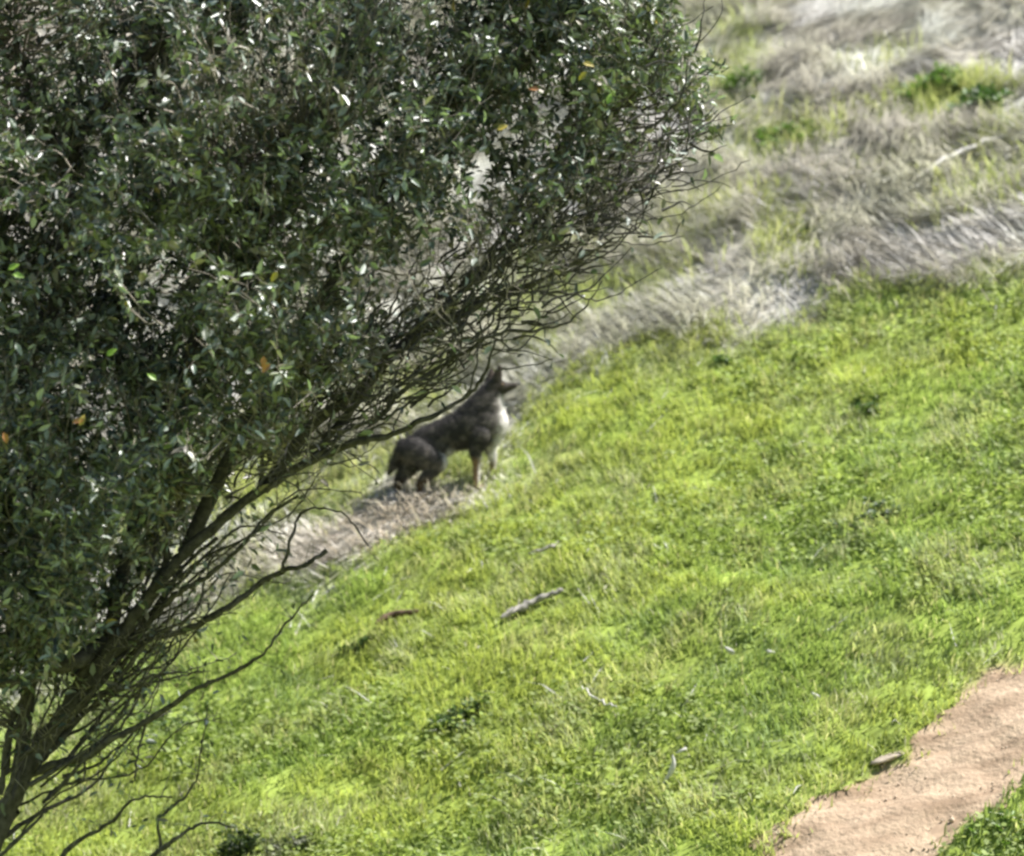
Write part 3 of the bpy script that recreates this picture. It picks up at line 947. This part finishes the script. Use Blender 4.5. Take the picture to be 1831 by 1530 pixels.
# nose and eyes
M_dark = tint_mat('wet_dark', 0.25, 0.6, 0, 0.1, 40, tint=False, color=(0.012, 0.010, 0.010))
M_amber = tint_mat('amber_eye', 0.2, 0.6, 0, 0.3, 60, tint=False, color=(0.16, 0.09, 0.02))
mesh_np('nose', IV * np.array([.012, .012, .010]) + ap(928, 687), IF, M_dark, coyote, None, True)
for dy in (-.052, .052):
    mesh_np('eye', IV * 0.0085 + ap(899, 687, dy * 0.98), IF, M_amber, coyote, None, True)

# ------------------------------------------------------------------ weeds, shrubs


def clump(name, px, py, r, h, nl, leafl, color, label, cat, group=None, flat=0.5, white=0):
    c = hit(px, py)
    e = empty(name, c, label, cat, group)
    co = []; fq = []; cl = []; st = Tubes(4)
    k = 0
    ns = max(5, nl // 14)
    for s in range(ns):
        a = rng.uniform(0, 6.283); rr = r * math.sqrt(rng.random())
        bx, by = c[0] + rr * math.cos(a) * .45, c[1] + rr * math.sin(a) * .3
        b0 = np.array([bx, by, float(H(bx, by)) - .01])
        tx, ty = c[0] + rr * math.cos(a), c[1] + rr * math.sin(a) * .7
        t0 = np.array([tx, ty, float(H(tx, ty)) + h * rng.uniform(.4, 1.0) * (1 - .5 * (rr / r) ** 2)])
        Q = smooth_line([b0, (b0 + t0) / 2 + rng.normal(0, .02, 3) * h * 2, t0], 4)
        st.add(Q, np.linspace(.003, .0015, len(Q)))
        for l in range(nl // ns):
            p = Q[int(rng.integers(1, len(Q)))] + rng.normal(0, 0.012, 3)
            d = rng.normal(0, 1, 3); d[2] = abs(d[2]) * flat; d /= np.linalg.norm(d)
            nr = np.array([0, -.3, 1.0]) + rng.normal(0, .4, 3)
            sd = np.cross(d, nr); sd /= np.linalg.norm(sd); up = np.cross(sd, d)
            L = leafl * rng.uniform(.6, 1.3); W = L * rng.uniform(.18, .3)
            pts = [p, p + d * L * .35 + sd * W + up * W * .3, p + d * L * .75 + sd * W * .7 + up * W * .2, p + d * L - up * L * .1, p + d * L * .75 - sd * W * .7 + up * W * .2, p + d * L * .35 - sd * W + up * W * .3]
            co += pts; fq += [(k, k + 3, k + 2, k + 1), (k, k + 5, k + 4, k + 3)]; k += 6
            cc_ = np.array(color) * rng.uniform(.6, 1.4)
            cl += [cc_] * 6
    o = mesh_np('leaves', np.array(co), np.array(fq), M_weed, e, np.array(cl)); o['kind'] = 'stuff'
    st.build('stems', M_weed_stem, e)['kind'] = 'stuff'
    for w_ in range(white):
        a = rng.uniform(0, 6.28); p = c + np.array([math.cos(a) * r * .6, math.sin(a) * r * .3, h * .9])
        p[2] = float(H(p[0], p[1])) + h * rng.uniform(.5, .9)
        v = np.array([[math.cos(q) * .014, math.sin(q) * .014, .004 * (q % 2)] for q in np.linspace(0, 6.28, 10, endpoint=False)]) * np.tile([[1.0], [0.45]], (5, 1)) + p
        v = np.vstack([v, p + [0, 0, .004]])
        mesh_np('flower', v, np.array([(q, (q + 1) % 10, 10) for q in range(10)]), M_white, e)
    return e


M_weed_stem = tint_mat('weed_stems', .7, .2, 0, .3, 20, tint=False, color=(.10, .12, .05))
M_white = tint_mat('bleached_white', .7, .2, 0.15, .15, 30, (1, 1, 1), tint=False, color=(.62, .60, .56))
M_stick = tint_mat('weathered_wood', .9, .15, 0, .35, 24, bump=.7, tint=False, color=(.25, .235, .215))
M_brown = tint_mat('brown_wood', .85, .2, 0, .35, 30, bump=.7, tint=False, color=(.13, .085, .06))
M_stone = tint_mat('field_stone', .9, .2, 0, .35, 16, bump=.9, tint=False, color=(.33, .28, .22))

GW = (.075, .13, .045); GL = (.13, .21, .05)
clump('weed_clump', 1665, 168, .32, .20, 520, .075, GL, 'long bright green weed clump in the dry grass near the upper right corner', 'weed')
clump('weed_clump', 1750, 200, .26, .24, 520, .075, GW, 'darkest green weed clump, at the right end of the upper right green patch', 'weed')
clump('weed_clump', 1412, 252, .34, .14, 420, .07, GL, 'spreading green weed patch in the dry grass right of the crown edge', 'weed')
clump('weed_clump', 1325, 165, .22, .22, 380, .07, GL, 'upright green weed clump close to the right tip of the tree crown', 'weed')
clump('weed_clump', 1432, 420, .14, .11, 160, .05, GW, 'small green weed tuft alone in the pale dry grass', 'weed')
clump('weed_clump', 830, 1290, .25, .09, 420, .045, (.085, .13, .05), 'low dark weed with tiny white flowers in the middle of the green grass', 'weed', white=3)
clump('weed_clump', 1290, 650, .10, .07, 110, .045, GW, 'little dark green tuft on the upper edge of the green grass', 'weed')
clump('weed_clump', 1550, 925, .30, .07, 260, .045, (.065, .10, .05), 'flat grey-green weed patch in the grass at right', 'weed', white=1)
clump('weed_clump', 1540, 735, .20, .08, 200, .045, (.06, .11, .02), 'dark green tussock high on the right of the green slope', 'weed')
clump('weed_clump', 640, 1160, .11, .08, 150, .04, (.04, .075, .02), 'dark tuft standing in for a dark hole beside the brown stick left of centre', 'weed')  # tuft added to stand for a dark hole, its shade put into the leaves
clump('weed_clump', 1790, 1500, .28, .07, 200, .05, (.13, .20, .05), 'leafy weeds on the lower side of the dirt path in the corner', 'weed')
clump('low_shrub', 425, 1535, .16, .20, 420, .045, (.035, .055, .015), 'rounded dark olive shrub top at the bottom edge of the photo', 'shrub')
clump('weed_clump', 520, 1522, .16, .08, 200, .045, (.12, .13, .08), 'pale grey-green weed right of the dark shrub at the bottom edge', 'weed')
clump('weed_clump', 300, 1300, .35, .07, 260, .045, (.06, .10, .03), 'low weeds under the bare lower branches of the tree', 'weed')


# ------------------------------------------------------------------ sticks, stones, pale bits


def lying(name, pix, r, mat, label, cat, lift=.02, sides=8, wob=.006, thin=0.5):
    P = [hit(a, b_) + [0, 0, lift] for a, b_ in pix]
    Q = smooth_line(P, 5, wob)
    t_ = Tubes(sides)
    R_ = r * (1 - thin * np.abs(np.linspace(-.6, 1, len(Q))) ** 2) * (1 + .15 * rng.normal(0, 1, len(Q)).clip(-1, 1))
    R_[0] *= .35; R_[-1] *= .3
    t_.add(Q, R_)
    o = t_.build(name, mat)
    return tag(o, label, cat)


lying('fallen_branch', [(895, 1118), (925, 1102), (955, 1088), (985, 1076), (1008, 1068)], .026, M_stick, 'weathered grey stick lying in the green grass below the animal', 'stick', .05)
lying('fallen_branch', [(672, 1128), (700, 1112), (728, 1108), (752, 1106)], .024, M_brown, 'short reddish-brown stick in the green grass left of the grey stick', 'stick', .05)
lying('fallen_branch', [(945, 1000), (975, 992), (1005, 978)], .013, M_stick, 'thin grey twig low in the grass just above the grey stick', 'stick', .04)
lying('fallen_branch', [(690, 945), (745, 935), (790, 915), (828, 893)], .010, M_stick, 'thin bent twig on the dry patch under the animal', 'stick', .05)
lying('dry_stem', [(1040, 1245), (1062, 1268), (1088, 1280), (1105, 1285)], .007, M_white, 'curved pale straw stem in the middle of the green grass', 'stem', .07, 5)
lying('dry_stem', [(1640, 340), (1700, 300), (1760, 275), (1800, 262)], .02, M_white, 'long bleached stem lying in the dry grass at upper right', 'stem', .10, 5)


def scrap(px, py, w, h, ang, label):
    """curled bleached leaf standing in the grass"""
    c = hit(px, py + 14)
    n = 7
    P0 = []
    for i in range(n):
        t = i / (n - 1)
        ww = w * math.sin(math.pi * (0.12 + 0.8 * t)) * .5
        x_ = (t - .5) * h * math.sin(ang); z_ = t * h * math.cos(ang) + .02
        cxv = c + np.array([x_ + .25 * h * math.sin(t * 2.4), -.01 * math.sin(t * 3), z_ + .01])
        P0 += [cxv + [-ww, 0.006, 0], cxv + [0, -.006, 0], cxv + [ww, .006, 0]]
    f_ = []
    for i in range(n - 1):
        for j in range(2):
            f_.append((i * 3 + j, i * 3 + j + 1, i * 3 + j + 4, i * 3 + j + 3))
    V = np.array(P0); V2 = V + [0, .003, 0]; F = np.array(f_)
    o = mesh_np('bleached_leaf', np.vstack([V, V2]), np.vstack([F, F[:, ::-1] + len(V)]), M_white, None, None, True)
    tag(o, label, 'dead leaf', 'bleached leaves caught in the green grass')


scrap(1190, 1395, .035, .17, .15, 'tall upright white curled leaf standing in the grass, lowest of the pale scraps')
scrap(1216, 1342, .04, .06, .9, 'small white leaf just above the tall upright one')
scrap(1300, 1165, .05, .085, -.9, 'broad white leaf highest and brightest in the right half of the green grass')
scrap(1375, 1165, .06, .05, -.9, 'dull grey leaf immediately right of the brightest white one')
scrap(1455, 1245, .04, .07, -.9, 'pale leaf nearest the dirt path')
scrap(418, 955, .03, .14, -.3, 'cream coloured curled leaf beneath the tree branches at left')


def stone(px, py, sx, sy, sz, label, rot=0.3, mat=None):
    import bmesh
    c = hit(px, py)
    bm = bmesh.new(); bmesh.ops.create_icosphere(bm, subdivisions=3, radius=1)
    v = np.array([w.co[:] for w in bm.verts]); f = np.array([[w.index for w in q.verts] for q in bm.faces]); bm.free()
    n_ = fbm(v[:, 0] * 1.7 + px, v[:, 1] * 1.7 + v[:, 2] * 2.1, 7, 3)
    v = v * (0.75 + 0.5 * n_)[:, None] * np.array([sx, sy, sz])
    v[:, 2] = np.minimum(v[:, 2], sz * .72)
    cr_, sr_ = math.cos(rot), math.sin(rot)
    v = np.stack([v[:, 0] * cr_ - v[:, 1] * sr_, v[:, 0] * sr_ + v[:, 1] * cr_, v[:, 2] + v[:, 0] * .3], -1)
    o = mesh_np('stone', v + c + [0, 0, sz * .25], f, mat or M_stone, None, None, True)
    tag(o, label, 'stone')


stone(1588, 1356, .11, .06, .022, 'flat grey stone with a dark gap beneath it at the grass edge of the path')

# gravel and crumbs on the path
G = []; GF = []; gn = 0
m = 0
while m < 700:
    x_ = rng.uniform(-.5, 4.2); y_ = rng.uniform(16.8, 21.5)
    if float(path_mask(x_, y_)) < 0.01: continue
    s = rng.uniform(.004, .011) * (1.8 if rng.random() < .06 else 1)
    v = IV[:12] * s * rng.uniform(.6, 1.2, (12, 3)) + np.array([x_, y_, float(H(x_, y_)) + .015 - s * .25])
    G.append(v); m += 1
import bmesh
bm = bmesh.new(); bmesh.ops.create_icosphere(bm, subdivisions=1, radius=1); F12 = np.array([[w.index for w in q.verts] for q in bm.faces]); V12 = np.array([w.co[:] for w in bm.verts]); bm.free()
GG = np.concatenate([(V12 * (g_.max(0) - g_.min(0)) * .5 + g_.mean(0)) for g_ in G])
GF = np.concatenate([F12 + 12 * i for i in range(len(G))])
M_gravel = tint_mat('path_crumbs', .95, .1, 0, .35, 8, tint=False, color=(.42, .33, .25))
tag(mesh_np('gravel', GG, GF, M_gravel), 'loose earth crumbs and grit scattered over the tan dirt path', 'gravel', kind='stuff')
